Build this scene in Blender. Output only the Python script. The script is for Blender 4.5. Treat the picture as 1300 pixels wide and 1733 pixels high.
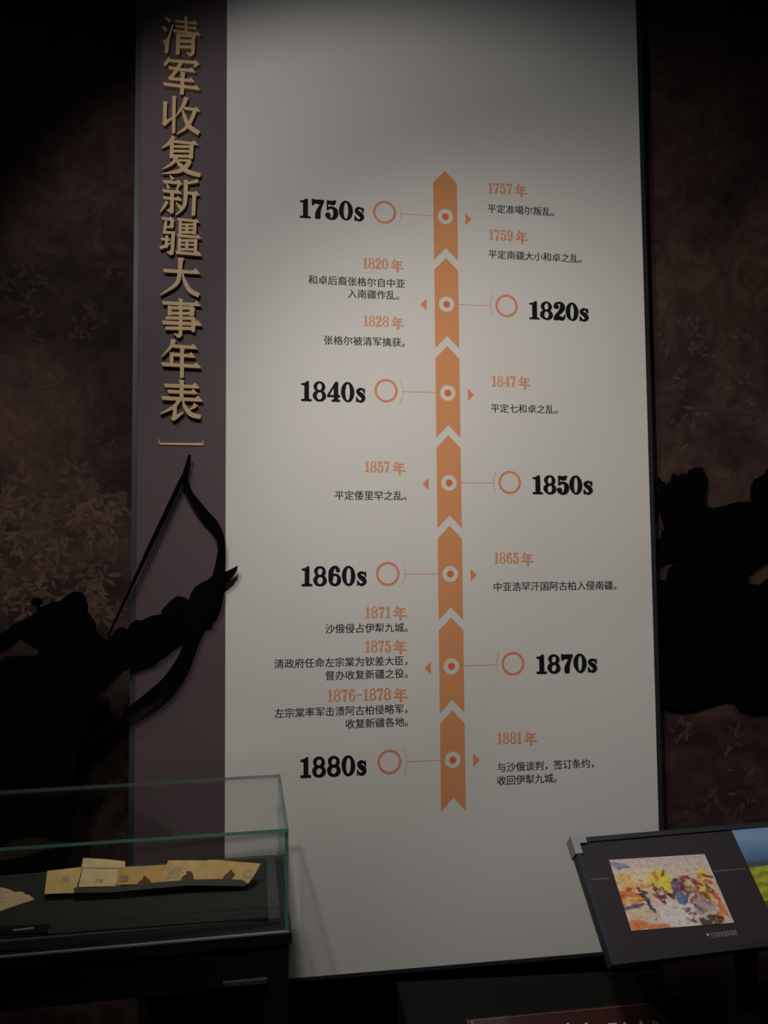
import bpy, math, random
from mathutils import Vector, Matrix
random.seed(7)
sc = bpy.context.scene
COL = sc.collection
for o in list(bpy.data.objects): bpy.data.objects.remove(o)

# ------------------------------------------------------------------ camera
CAM = Vector((0.0, -2.35, 1.6)); F_PX = 1443.4
YAW, PITCH, ROLL = .159305, .0615968, -.00875766
def axes():
    cy, sy, cp, sp = math.cos(YAW), math.sin(YAW), math.cos(PITCH), math.sin(PITCH)
    f = Vector((sy*cp, cy*cp, sp)); r = Vector((cy, -sy, 0)); u = r.cross(f)
    c, s = math.cos(ROLL), math.sin(ROLL)
    return r*c + u*s, u*c - r*s, f
RX, UX, FX = axes()
cd = bpy.data.cameras.new('camera'); co = bpy.data.objects.new('camera', cd); COL.objects.link(co)
cd.sensor_width = 36; cd.sensor_fit = 'VERTICAL'; cd.sensor_height = 36
cd.lens = F_PX*36/1733; cd.clip_start = .02
m = Matrix.Identity(4)
for i in range(3):
    m[i][0] = RX[i]; m[i][1] = UX[i]; m[i][2] = -FX[i]; m[i][3] = CAM[i]
co.matrix_world = m
sc.camera = co

# ------------------------------------------------------------------ world, lights, exposure
w = bpy.data.worlds.new('world'); sc.world = w; w.use_nodes = True
w.node_tree.nodes['Background'].inputs[0].default_value = (.02, .02, .025, 1)
sc.view_settings.view_transform = 'Standard'; sc.view_settings.look = 'None'
sc.view_settings.exposure = 0; sc.view_settings.gamma = 1; sc.view_settings.use_curve_mapping = False
def spot(loc, aim, power, size, blend, rad=.03, col=(1, .93, .86)):
    l = bpy.data.lights.new('gallery_spot', 'SPOT'); l.energy = power; l.color = col
    l.spot_size = math.radians(size); l.spot_blend = blend; l.shadow_soft_size = rad
    o = bpy.data.objects.new('gallery_spot', l); COL.objects.link(o); o.location = loc
    o.rotation_euler = (Vector(aim)-Vector(loc)).to_track_quat('-Z', 'Y').to_euler()
    return o
spot((-.4, -1.3, 2.8), (.351, 0, 2.042), 23.8, 94.8, .422, .035, (1, .965, .925))                                    # on the timeline panel
spot((-.098, -1.499, 2.714), (1.233, 0, 1.223), 70, 93.8, 1.0, .05, (1, .945, .88))                  # second lamp of the track
spot((1.75, -1.5, 3.1), (1.75, .1, 1.2), 17, 56, 1.0, .05, (1, .88, .8))                # on the mural at the right
spot((-.9, -1.5, 3.1), (-.85, .2, 1.3), 34, 50, 1.0, .05, (1, .88, .8))               # on the mural at the left
spot((-.35, -.9, 3.4), (-.3, -.36, .9), 54, 26, 1.0, .04, (1, .88, .68))               # into the showcase
spot((1.4, -1.6, 3.3), (1.15, -.4, .8), 21, 34, .8, .04, (.95, .95, 1))                # on the reading desk
al = bpy.data.lights.new('fill_light', 'AREA'); al.energy = 5; al.size = 3; al.color = (.75, .85, 1)  # unseen soft fill, added to lift the dim ambient level
ao = bpy.data.objects.new('fill_light', al); COL.objects.link(ao); ao.location = (.3, -3.2, 4.1)

# ------------------------------------------------------------------ helpers
def ray(px, py): return FX + RX*((px-650)/F_PX) - UX*((py-866.5)/F_PX)
def on_y(px, py, y=0.0):
    d = ray(px, py); return CAM + d*((y-CAM.y)/d.y)
def on_z(px, py, z):
    d = ray(px, py); return CAM + d*((z-CAM.z)/d.z)
def on_plane(px, py, p, n):
    d = ray(px, py); return CAM + d*((Vector(p)-CAM).dot(n)/d.dot(n))

def mat(name, col, rough=.6, metal=0, noise=0, scale=20, bump=0, spec=.5):
    M = bpy.data.materials.new(name); M.use_nodes = True; nt = M.node_tree; b = nt.nodes['Principled BSDF']
    b.inputs['Base Color'].default_value = (*col, 1); b.inputs['Roughness'].default_value = rough
    b.inputs['Metallic'].default_value = metal; b.inputs['Specular IOR Level'].default_value = spec
    if noise or bump:
        tc = nt.nodes.new('ShaderNodeTexCoord'); n = nt.nodes.new('ShaderNodeTexNoise')
        n.inputs['Scale'].default_value = scale; n.inputs['Detail'].default_value = 6
        nt.links.new(tc.outputs['Object'], n.inputs['Vector'])
        if noise:
            r = nt.nodes.new('ShaderNodeValToRGB')
            r.color_ramp.elements[0].position = .3; r.color_ramp.elements[1].position = .7
            r.color_ramp.elements[0].color = (*[c*(1-noise) for c in col], 1)
            r.color_ramp.elements[1].color = (*[min(1, c*(1+noise)) for c in col], 1)
            nt.links.new(n.outputs['Fac'], r.inputs['Fac']); nt.links.new(r.outputs['Color'], b.inputs['Base Color'])
        if bump:
            bp = nt.nodes.new('ShaderNodeBump'); bp.inputs['Strength'].default_value = bump; bp.inputs['Distance'].default_value = .002
            nt.links.new(n.outputs['Fac'], bp.inputs['Height']); nt.links.new(bp.outputs['Normal'], b.inputs['Normal'])
    return M

class MB:
    def __init__(s): s.v = []; s.f = []; s.mi = []
    def add(s, vs, fs, mi=0):
        k = len(s.v); s.v += [Vector(p) for p in vs]
        for f in fs: s.f.append([i+k for i in f]); s.mi.append(mi)
        return s
    def box(s, a, b, mi=0):
        (x0, y0, z0), (x1, y1, z1) = a, b
        return s.add([(x0,y0,z0),(x1,y0,z0),(x1,y1,z0),(x0,y1,z0),(x0,y0,z1),(x1,y0,z1),(x1,y1,z1),(x0,y1,z1)],
                     [(3,2,1,0),(4,5,6,7),(0,1,5,4),(1,2,6,5),(2,3,7,6),(3,0,4,7)], mi)
    def hull(s, bot, top, mi=0):          # prism between two rings of the same length
        n = len(bot)
        return s.add(list(bot)+list(top), [tuple(range(n))[::-1], tuple(range(n, 2*n))] +
                     [(i, (i+1) % n, n+(i+1) % n, n+i) for i in range(n)], mi)
    def prism(s, pts, y0, y1, mi=0):      # outline of (x,z) points extruded along y, front at y0
        a = sum(pts[i][0]*pts[(i+1) % len(pts)][1]-pts[(i+1) % len(pts)][0]*pts[i][1] for i in range(len(pts)))
        if a < 0: pts = pts[::-1]
        return s.hull([(x, y1, z) for x, z in pts], [(x, y0, z) for x, z in pts], mi) if False else \
            s.add([(x, y0, z) for x, z in pts]+[(x, y1, z) for x, z in pts],
                  [tuple(range(len(pts))), tuple(range(2*len(pts)-1, len(pts)-1, -1))] +
                  [(i, i+len(pts), (i+1) % len(pts)+len(pts), (i+1) % len(pts)) for i in range(len(pts))], mi)
    def ring(s, cx, cz, ro, ri, y0, y1, n=48, ax=1.0, a0=0, a1=2*math.pi, ria=None, mi=0):
        full = abs(a1-a0-2*math.pi) < 1e-6; k = n if full else n+1; ria = ria or ri
        vs = []
        for j in range(k):
            t = a0+(a1-a0)*j/n; c, q = math.cos(t), math.sin(t)
            vs += [(cx+ro*ax*c, y0, cz+ro*q), (cx+ri*c, y0, cz+ria*q), (cx+ri*c, y1, cz+ria*q), (cx+ro*ax*c, y1, cz+ro*q)]
        fs = []
        for j in range(n):
            a = 4*j; b = 4*((j+1) % k)
            for i in range(4): fs.append((a+i, a+(i+1) % 4, b+(i+1) % 4, b+i))
        return s.add(vs, fs, mi)
    def build(s, name, material, parent=None, smooth=False, **tags):
        me = bpy.data.meshes.new(name)
        off = Vector((0, 0, 0)); p = parent
        while p: off += p.location; p = p.parent
        me.from_pydata([tuple(v-off) for v in s.v], [], s.f)
        for M in (material if isinstance(material, (list, tuple)) else [material]): me.materials.append(M)
        for i, p in enumerate(me.polygons): p.material_index = s.mi[i]; p.use_smooth = smooth
        me.update()
        o = bpy.data.objects.new(name, me); COL.objects.link(o); o.parent = parent
        for k, v in tags.items(): o[k] = v
        return o
def thing(name, loc, label, cat, group=None):
    o = bpy.data.objects.new(name, None); COL.objects.link(o); o.location = loc
    o.empty_display_size = .05; o['label'] = label; o['category'] = cat
    if group: o['group'] = group
    return o
def struct(o): o['kind'] = 'structure'; return o

def smooth_line(pts, n=6):                # Catmull-Rom through (x, y, width) points
    if len(pts) < 3: return pts
    P = [pts[0]]+list(pts)+[pts[-1]]; out = []
    for i in range(1, len(P)-2):
        for k in range(n):
            t = k/n
            out.append(tuple(.5*((2*P[i][j])+(-P[i-1][j]+P[i+1][j])*t+(2*P[i-1][j]-5*P[i][j]+4*P[i+1][j]-P[i+2][j])*t*t
                       + (-P[i-1][j]+3*P[i][j]-3*P[i+1][j]+P[i+2][j])*t**3) for j in range(3)))
    return out+[tuple(pts[-1])]
def ribbon(pts, n=6):
    L = smooth_line(pts, n); a = []; b = []
    for i, (x, y, wd) in enumerate(L):
        x0, y0, _ = L[max(0, i-1)]; x1, y1, _ = L[min(len(L)-1, i+1)]
        dx, dy = x1-x0, y1-y0; l = math.hypot(dx, dy) or 1; nx, ny = -dy/l*abs(wd)/2, dx/l*abs(wd)/2
        a.append((x+nx, y+ny)); b.append((x-nx, y-ny))
    return a, b
def ribbon_solid(mb, pts, tf, y0, y1, n=6, mi=0):
    a, b = ribbon(pts, n); a = [tf(*p) for p in a]; b = [tf(*p) for p in b]; k = len(a); vs = []
    for i in range(k): vs += [(a[i][0], y0, a[i][1]), (b[i][0], y0, b[i][1]), (b[i][0], y1, b[i][1]), (a[i][0], y1, a[i][1])]
    fs = [(0, 1, 2, 3), (4*k-1, 4*k-2, 4*k-3, 4*k-4)]
    for i in range(k-1):
        for j in range(4): fs.append((4*i+j, 4*i+4+j, 4*i+4+(j+1) % 4, 4*i+(j+1) % 4))
    mb.add(vs, fs, mi)

def text_points(s, off=0):                # outline mesh of a line of type, in type units
    c = bpy.data.curves.new('type', 'FONT'); c.body = s; c.resolution_u = 3; c.offset = off
    o = bpy.data.objects.new('type', c); COL.objects.link(o)
    dg = bpy.context.evaluated_depsgraph_get(); me = bpy.data.meshes.new_from_object(o.evaluated_get(dg))
    v = [tuple(q.co) for q in me.vertices]; f = [tuple(p.vertices) for p in me.polygons]
    bpy.data.objects.remove(o); bpy.data.curves.remove(c); bpy.data.meshes.remove(me)
    return v, f

# ------------------------------------------------------------------ materials
M_board = mat('white_board', (.74, .715, .675), .55, noise=.015, scale=3, spec=.25)
M_strip = mat('plum_grey_board', (.108, .076, .084), .6, noise=.04, scale=4, spec=.25)
M_trim = mat('dark_trim', (.022, .026, .03), .4)
M_trim2 = mat('slate_trim', (.03, .038, .046), .5)
M_gold = mat('gold_letter', (.63, .435, .22), .5, noise=.06, scale=9, spec=.4)
M_goldp = mat('gold_line', (.75, .46, .25), .5)
M_orange = mat('orange_print', (.74, .315, .135), .6, spec=.25)
M_orange2 = mat('orange_type', (.72, .345, .19), .6, spec=.25)
M_salmon = mat('salmon_print', (.78, .27, .15), .6, spec=.25)
M_red = mat('vermilion_print', (.80, .16, .06), .6, spec=.25)
M_pale = mat('pale_print', (.74, .70, .64), .6, spec=.25)
M_ink = mat('ink_print', (.025, .025, .03), .6, spec=.25)
M_black = mat('black_letter', (.007, .008, .011), .7, spec=.15)
M_sil = mat('black_cutout', (.0012, .0012, .0016), .8, spec=.05)
M_cab = mat('navy_black_cabinet', (.0075, .009, .013), .5, spec=.3)
M_deck = mat('charcoal_cloth', (.062, .065, .068), .85, noise=.12, scale=90, spec=.1)
M_board2 = mat('charcoal_felt_board', (.030, .032, .029), .85, noise=.12, scale=90, spec=.1)
M_steel = mat('brushed_steel', (.55, .56, .56), .35, .9)
M_floor = mat('dark_floor', (.02, .019, .018), .35, noise=.1, scale=3)
M_dark = mat('dark_wall', (.02, .018, .018), .8)
M_green = mat('dark_green_plinth', (.013, .0155, .0125), .95, spec=.08)

# ------------------------------------------------------------------ room
YW = .20
def mural_mat():
    M = bpy.data.materials.new('mural_print'); M.use_nodes = True; nt = M.node_tree; b = nt.nodes['Principled BSDF']
    b.inputs['Roughness'].default_value = .8; b.inputs['Specular IOR Level'].default_value = .15
    tc = nt.nodes.new('ShaderNodeTexCoord'); L = nt.links.new
    n1 = nt.nodes.new('ShaderNodeTexNoise'); n1.inputs['Scale'].default_value = 2.2; n1.inputs['Detail'].default_value = 8; n1.inputs['Distortion'].default_value = 1.2
    n2 = nt.nodes.new('ShaderNodeTexNoise'); n2.inputs['Scale'].default_value = 9; n2.inputs['Detail'].default_value = 5; n2.inputs['Distortion'].default_value = 2.5
    r1 = nt.nodes.new('ShaderNodeValToRGB'); r2 = nt.nodes.new('ShaderNodeValToRGB'); mx = nt.nodes.new('ShaderNodeMixRGB')
    e = r1.color_ramp.elements; e[0].position = .36; e[0].color = (.036, .021, .02, 1); e[1].position = .66; e[1].color = (.098, .058, .045, 1)
    e = r2.color_ramp.elements; e[0].position = .38; e[0].color = (.55, .5, .5, 1); e[1].position = .62; e[1].color = (1, 1, 1, 1)
    mx.blend_type = 'MULTIPLY'; mx.inputs[0].default_value = .75
    L(tc.outputs['Object'], n1.inputs['Vector']); L(tc.outputs['Object'], n2.inputs['Vector'])
    L(n1.outputs['Fac'], r1.inputs['Fac']); L(n2.outputs['Fac'], r2.inputs['Fac'])
    L(r1.outputs['Color'], mx.inputs[1]); L(r2.outputs['Color'], mx.inputs[2]); L(mx.outputs[0], b.inputs['Base Color'])
    return M
M_mural = mural_mat()
X0, X1, YB, ZT = -2.6, 3.8, -4.6, 4.2
struct(MB().box((X0, YB, -.1), (X1, YW+.1, 0)).build('floor', M_floor))
struct(MB().box((X0, YB, ZT), (X1, YW+.1, ZT+.1)).build('ceiling', M_dark))
wall = struct(MB().box((X0, YW, 0), (X1, YW+.1, ZT)).build('wall_back', M_mural))
YW2 = .036                                        # mural brought forward right of the panel to narrow the panel's shadow there
wall2 = struct(MB().box((1.186, YW2, 0), (X1, YW-.0005, ZT)).build('wall_back', M_mural))
struct(MB().box((X0-.1, YB, 0), (X0, YW+.1, ZT)).build('wall_left', M_dark))
struct(MB().box((X1, YB, 0), (X1+.1, YW+.1, ZT)).build('wall_right', M_dark))
struct(MB().box((X0-.1, YB-.1, 0), (X1+.1, YB, ZT)).build('wall_front', M_dark))

# painted foliage and scrolls printed on the mural: flat leaf shapes just proud of the wall
LEAF = [mat('leaf_print', c, .8, spec=.15) for c in ((.128, .080, .056), (.105, .065, .049), (.088, .054, .044), (.145, .095, .064), (.064, .038, .032))]
lm = MB(); nl = [0]
def leaf(x, z, ang, ln, wd, k, yw=YW):
    c, s = math.cos(ang), math.sin(ang); pts = []; nl[0] += 1; y = yw-.0003-.0000005*nl[0]; bend = random.uniform(-.12, .12)
    for t, h in ((0, 0), (.15, .55), (.4, 1), (.7, .72), (1, 0), (.7, -.72), (.4, -1), (.15, -.55)):
        a, b = t*ln, h*wd/2+bend*ln*t*t; pts.append((x+a*c-b*s, y, z+a*s+b*c))
    lm.add(pts, [tuple(range(8))], k)
def rosette(px, py, n, ln, tones, yw=YW, drop=-1.57, fan=1.5):
    c = on_y(px, py, yw)
    for i in range(n):
        a = drop+fan*(2*i/(n-1)-1)+random.uniform(-.15, .15)
        leaf(c.x+random.uniform(-.02, .02), c.z+random.uniform(-.025, .025), a, ln*random.uniform(.6, 1.15), ln*random.uniform(.22, .36), random.choice(tones), yw)
for i in range(150):                              # drooping leaf clusters left of the title board
    px = random.uniform(-90, 212); py = random.uniform(800, 1040)
    if py < 830+.25*(150-px)*(px < 150)*.4: continue
    rosette(px, py, random.randint(4, 7), random.uniform(.030, .044), random.choice(((0, 1), (1, 2), (1, 2), (0, 3), (2, 2))))
for px, py in ((125, 800), (40, 815), (150, 825), (15, 840)): rosette(px, py, 9, .045, (1, 2), YW, 1.57, 2.4)
for i in range(60):
    rosette(random.uniform(-60, 210), random.uniform(300, 780), 5, random.uniform(.025, .04), (4, 4), YW, random.uniform(0, 6.28), 1.6)
for i in range(70):
    px, py = random.choice(((random.uniform(1120, 1400), random.uniform(520, 800)), (random.uniform(1110, 1400), random.uniform(1230, 1400))))
    if on_y(px, py, YW2).x > 1.25: rosette(px, py, 5, random.uniform(.025, .045), (4, 4, 2), YW2, random.uniform(0, 6.28), 1.6)
lm.build('foliage_print', LEAF, wall, kind='stuff')

# ------------------------------------------------------------------ title board
ZB, ZTOP = .4985, 3.62
XS0, XS1, XP1 = -.3055, -.0585, 1.1705
DEP = .17
tb = thing('title_board', ((XS0+XS1)/2, 0, ZB), 'tall plum grey title board with raised gold characters, left of the white timeline panel', 'sign')
MB().box((XS0+.0135, 0, ZB), (XS1, DEP, ZTOP)).build('backing_board', M_strip, tb)
MB().box((XS0, -.0015, ZB), (XS0+.013, DEP, ZTOP)).build('edge_trim', M_trim2, tb, label='slate blue metal edge trim')

YL = -.016                                        # front of the raised letters
def A1(ox, oy): return lambda x, y: (lambda p: (p.x, p.z))(on_y(ox+x/7.222, oy+y/7.222, YL))
def glyph(name, strokes, tf, y0, y1, material, parent, grow=0, mb=None):
    b = mb or MB(); e = 0
    for s in strokes:
        e += .00006; k = s[0]; a = s[1:]
        if k == 'H':                              # horizontal with a wedge at its right end
            x1_, y1_, x2, y2, wd = a; wd += grow
            sl = (y2-y1_)/(x2-x1_)
            pts = [(x1_, y1_-wd/2-6), (x2-wd*2.2, y2-wd/2-sl*wd*2.2), (x2-wd*1.35, y2-wd*1.3), (x2, y2+wd*.3), (x2-3, y2+wd/2), (x1_+wd*.45, y1_+wd/2)]
            b.prism([tf(*p) for p in pts], y0-e, y1)
        elif k == 'P':
            b.prism([tf(*p) for p in a[0]], y0-e, y1)
        elif k == 'V':                            # upright with a flared head
            x1_, y1_, x2, y2, wd = a; wd += grow; h = wd/2
            pts = [(x1_-h-4, y1_-8), (x1_+h+10, y1_+6), (x1_+h, y1_+wd*.8), (x2+h, y2-4), (x2-h*.7, y2+6), (x2-h, y2), (x1_-h, y1_+wd*.8)]
            b.prism([tf(*p) for p in pts], y0-e, y1)
        elif k == 'B':                            # plain bar
            x1_, y1_, x2, y2, wd = a; wd += grow; h = wd/2
            if abs(x2-x1_) > abs(y2-y1_): pts = [(x1_, y1_-h), (x2, y2-h), (x2, y2+h), (x1_, y1_+h)]
            else: pts = [(x1_-h, y1_), (x1_+h, y1_), (x2+h, y2), (x2-h, y2)]
            b.prism([tf(*p) for p in pts], y0-e, y1)
        else:
            ribbon_solid(b, [(x, y, q+grow) for x, y, q in a[0]], tf, y0-e, y1)
    return b if mb is not None else b.build(name, material, parent)
H_, V_, B_, S_, P_ = 'H', 'V', 'B', 'S', 'P'
G = [
 (0, 0, 'qing', [(S_, [(425,203,10),(465,235,40),(495,262,30)]), (S_, [(390,320,10),(422,345,38),(447,380,28)]),
   (P_, [(390,495),(430,490),(462,455),(520,295),(536,300),(485,480),(476,560),(468,640),(450,650),(425,645),(428,560),(415,520)]),
   (H_,545,258,828,285,26), (B_,683,200,688,405,36), (H_,555,322,822,350,24), (H_,525,378,862,420,28),
   (B_,590,405,583,665,46), (B_,590,432,770,438,36), (B_,600,502,760,507,40), (B_,600,573,760,577,38),
   (P_, [(755,405),(805,430),(797,470),(790,655),(750,690),(730,690),(680,640),(750,645)])]),
 (0, 0, 'jun', [(S_, [(478,698,14),(455,750,42),(420,798,32)]), (B_,470,738,800,765,36), (P_, [(765,750),(800,730),(852,785),(790,825),(775,812),(792,790)]),
   (H_,465,830,802,872,36), (S_, [(625,765,44),(560,870,42),(480,972,44)]), (H_,470,962,792,990,36), (H_,400,1028,856,1083,38), (V_,645,880,635,1155,48)]),
 (0, 0, 'shou', [(V_,430,1240,425,1490,44), (P_, [(388,1505),(425,1475),(520,1428),(530,1440),(435,1535),(415,1540)]), (V_,540,1175,533,1628,42),
   (S_, [(690,1188,56),(650,1290,42),(560,1422,12)]), (H_,655,1325,858,1348,34), (S_, [(795,1345,48),(765,1430,44),(695,1550,42),(570,1640,14)]),
   (S_, [(643,1340,14),(665,1420,40),(725,1545,54),(845,1630,52)])]),
 (0, 220, 'fu', [(S_, [(538,75,50),(470,165,40),(388,220,12)]), (H_,500,140,832,168,34), (B_,512,150,508,345,46), (B_,755,180,745,352,48),
   (B_,510,200,755,204,34), (B_,530,257,725,260,34), (B_,525,318,740,322,38),
   (S_, [(572,325,48),(520,405,40),(392,482,12)]), (B_,585,370,745,376,28), (S_, [(735,372,46),(690,440,56),(590,505,46),(395,532,14)]),
   (S_, [(565,372,16),(620,435,52),(710,510,56),(862,555,50)])]),
 (0, 220, 'xin', [(S_, [(488,552,12),(525,605,50)]), (H_,398,632,642,650,36), (S_, [(445,655,14),(478,715,42)]), (S_, [(606,658,38),(562,740,14)]), (H_,393,745,632,765,36),
   (H_,398,830,636,850,34), (B_,515,765,512,985,46), (P_, [(490,960),(536,970),(532,1010),(500,1025),(445,975)]), (S_, [(455,870,44),(415,940,30),(368,1005,12)]), (S_, [(563,885,12),(622,955,46)]),
   (S_, [(832,618,52),(760,640,34),(670,655,20)]), (S_, [(682,612,50),(682,780,48),(660,930,42),(555,1045,12)]), (H_,690,770,854,785,34), (V_,785,785,775,1045,46)]),
 (0, 220, 'jiang', [(H_,383,1080,545,1098,32), (B_,515,1085,512,1190,44), (B_,445,1183,520,1186,26), (B_,440,1110,420,1262,34), (B_,400,1250,545,1255,32), (B_,532,1240,515,1500,42),
   (P_, [(495,1475),(538,1480),(530,1515),(495,1532),(440,1490)]), (H_,372,1335,495,1340,28), (B_,450,1290,442,1440,36), (S_, [(365,1440,40),(420,1425,36),(500,1380,14)]),
   (H_,572,1092,850,1120,30), (B_,615,1110,612,1285,38), (B_,793,1125,788,1280,42), (B_,620,1155,790,1157,24), (B_,620,1200,790,1202,24), (B_,620,1250,790,1253,32), (B_,697,1150,695,1260,38),
   (H_,568,1292,870,1316,30), (B_,605,1320,600,1505,38), (B_,805,1335,798,1505,42), (B_,610,1352,800,1354,32), (B_,610,1403,800,1405,24), (B_,610,1458,800,1462,28), (B_,697,1350,695,1460,38),
   (H_,553,1500,878,1525,34)]),
 (0, 430, 'da', [(S_, [(625,42,78),(615,120,52),(605,250,50),(560,370,46),(368,500,14)]), (H_,398,203,856,225,40), (S_, [(643,225,14),(668,330,42),(735,445,56),(845,505,52)])]),
 (0, 430, 'shi', [(V_,620,545,618,985,44), (P_, [(597,950),(641,960),(638,995),(602,1025),(580,1020),(525,965),(590,975)]), (H_,388,597,866,618,38),
   (B_,485,630,485,750,46), (P_, [(728,640),(760,632),(795,660),(782,755),(730,755)]), (B_,490,658,745,658,38), (B_,490,722,745,725,38), (B_,436,780,780,785,38),
   (H_,388,838,880,858,40), (B_,430,905,785,910,40), (P_, [(748,770),(775,762),(805,790),(795,945),(775,955),(750,945)])]),
 (0, 430, 'nian', [(S_, [(533,1042,66),(500,1130,40),(388,1255,12)]), (H_,515,1125,826,1145,38), (H_,490,1228,800,1248,38), (B_,510,1200,508,1350,46), (H_,380,1348,868,1375,42), (V_,637,1140,635,1510,48)]),
 (0, 620, 'biao', [(V_,632,165,630,400,50), (H_,412,235,850,250,40), (H_,452,308,828,322,38), (H_,378,388,888,412,42), (S_, [(612,395,46),(540,490,44),(368,582,12)]),
   (B_,550,485,545,640,48), (P_, [(498,628),(545,598),(650,558),(663,565),(560,655),(525,668)]), (S_, [(643,405,14),(670,490,44),(745,585,58),(865,620,50)]), (S_, [(808,462,60),(772,502,34),(725,528,12)])]),
]
for ox, oy, nm, st in G:
    glyph('title_character', st, A1(220, oy), YL, -.003, M_gold, tb)
f = A1(220, 620)
ub = MB(); yu = -.004
ub.prism([f(*p) for p in [(345,925),(890,930),(890,958),(345,950)]], yu, 0)
for q in ([(343,885),(354,885),(354,952),(343,952)], [(886,897),(896,897),(896,960),(886,960)]): ub.prism([f(*p) for p in q], yu, 0)
ub.build('underline_bracket', M_goldp, tb, label='thin gold bracket line under the characters')

# ------------------------------------------------------------------ timeline panel
tp = thing('timeline_panel', ((XS1+XP1)/2, 0, ZB), 'tall white wall panel printed with an orange arrow timeline of dates and Chinese text', 'sign')
bd = MB().box((XS1+.0005, 0, ZB+.006), (XP1, DEP, ZTOP)).build('backing_board', M_board, tp)
MB().box((XP1, -.001, ZB), (XP1+.014, DEP, ZTOP)).build('edge_trim', M_trim, tp)
MB().box((XS1, -.001, ZB-.004), (XP1, DEP, ZB+.006)).build('edge_trim', M_trim, tp)

YP = -.0006
CXA = .5650; HW = .0352; STEP = .2577; ZTIP = 2.7390
def zrow(i): return ZTIP - i*STEP
for i in range(7):
    z = zrow(i); zn = z-STEP+.0295
    if i == 6: zn = z-.239
    b = MB().prism([(CXA, z), (CXA+HW, z-HW*1.03), (CXA+HW, zn-.0365), (CXA, zn), (CXA-HW, zn-.0365), (CXA-HW, z-HW*1.03)], YP, 0)
    band = b.build('arrow_band', M_orange, tp)
    zc = z-.1365
    MB().ring(CXA, zc, .0225, .0098, YP-.0006, YP-.0001).build('pale_ring', M_pale, band)
    MB().prism([(CXA+.0100*math.cos(t*math.pi/14), zc+.0100*math.sin(t*math.pi/14)) for t in range(28)], YP-.0006, YP-.0001).build('centre_dot', M_red, band)
    s = -1 if i % 2 == 0 else 1
    rx = CXA+s*.1785
    MB().ring(rx, zc+.003, .0333, .0268, YP, 0, 56).build('decade_ring', M_salmon, tp)
    acx = CXA+s*.199; half = math.asin(.0335/.0690)
    mid = 0 if s < 0 else math.pi
    MB().ring(acx, zc+.003, .0695, .0683, YP, 0, 14, a0=mid-half, a1=mid+half).build('arc_line', M_salmon, tp)
    xa, xb = sorted((acx-s*.0690, CXA+s*HW))
    MB().box((xa, YP, zc+.0005), (xb, 0, zc+.0019)).build('connector_line', M_salmon, tp)
    tx = CXA-s*.0675; tz = zc-.003
    MB().prism([(tx-s*.0095, tz), (tx+s*.0085, tz+.0178), (tx+s*.0085, tz-.0178)], YP, 0).build('pointer_triangle', M_salmon, tp)

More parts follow.
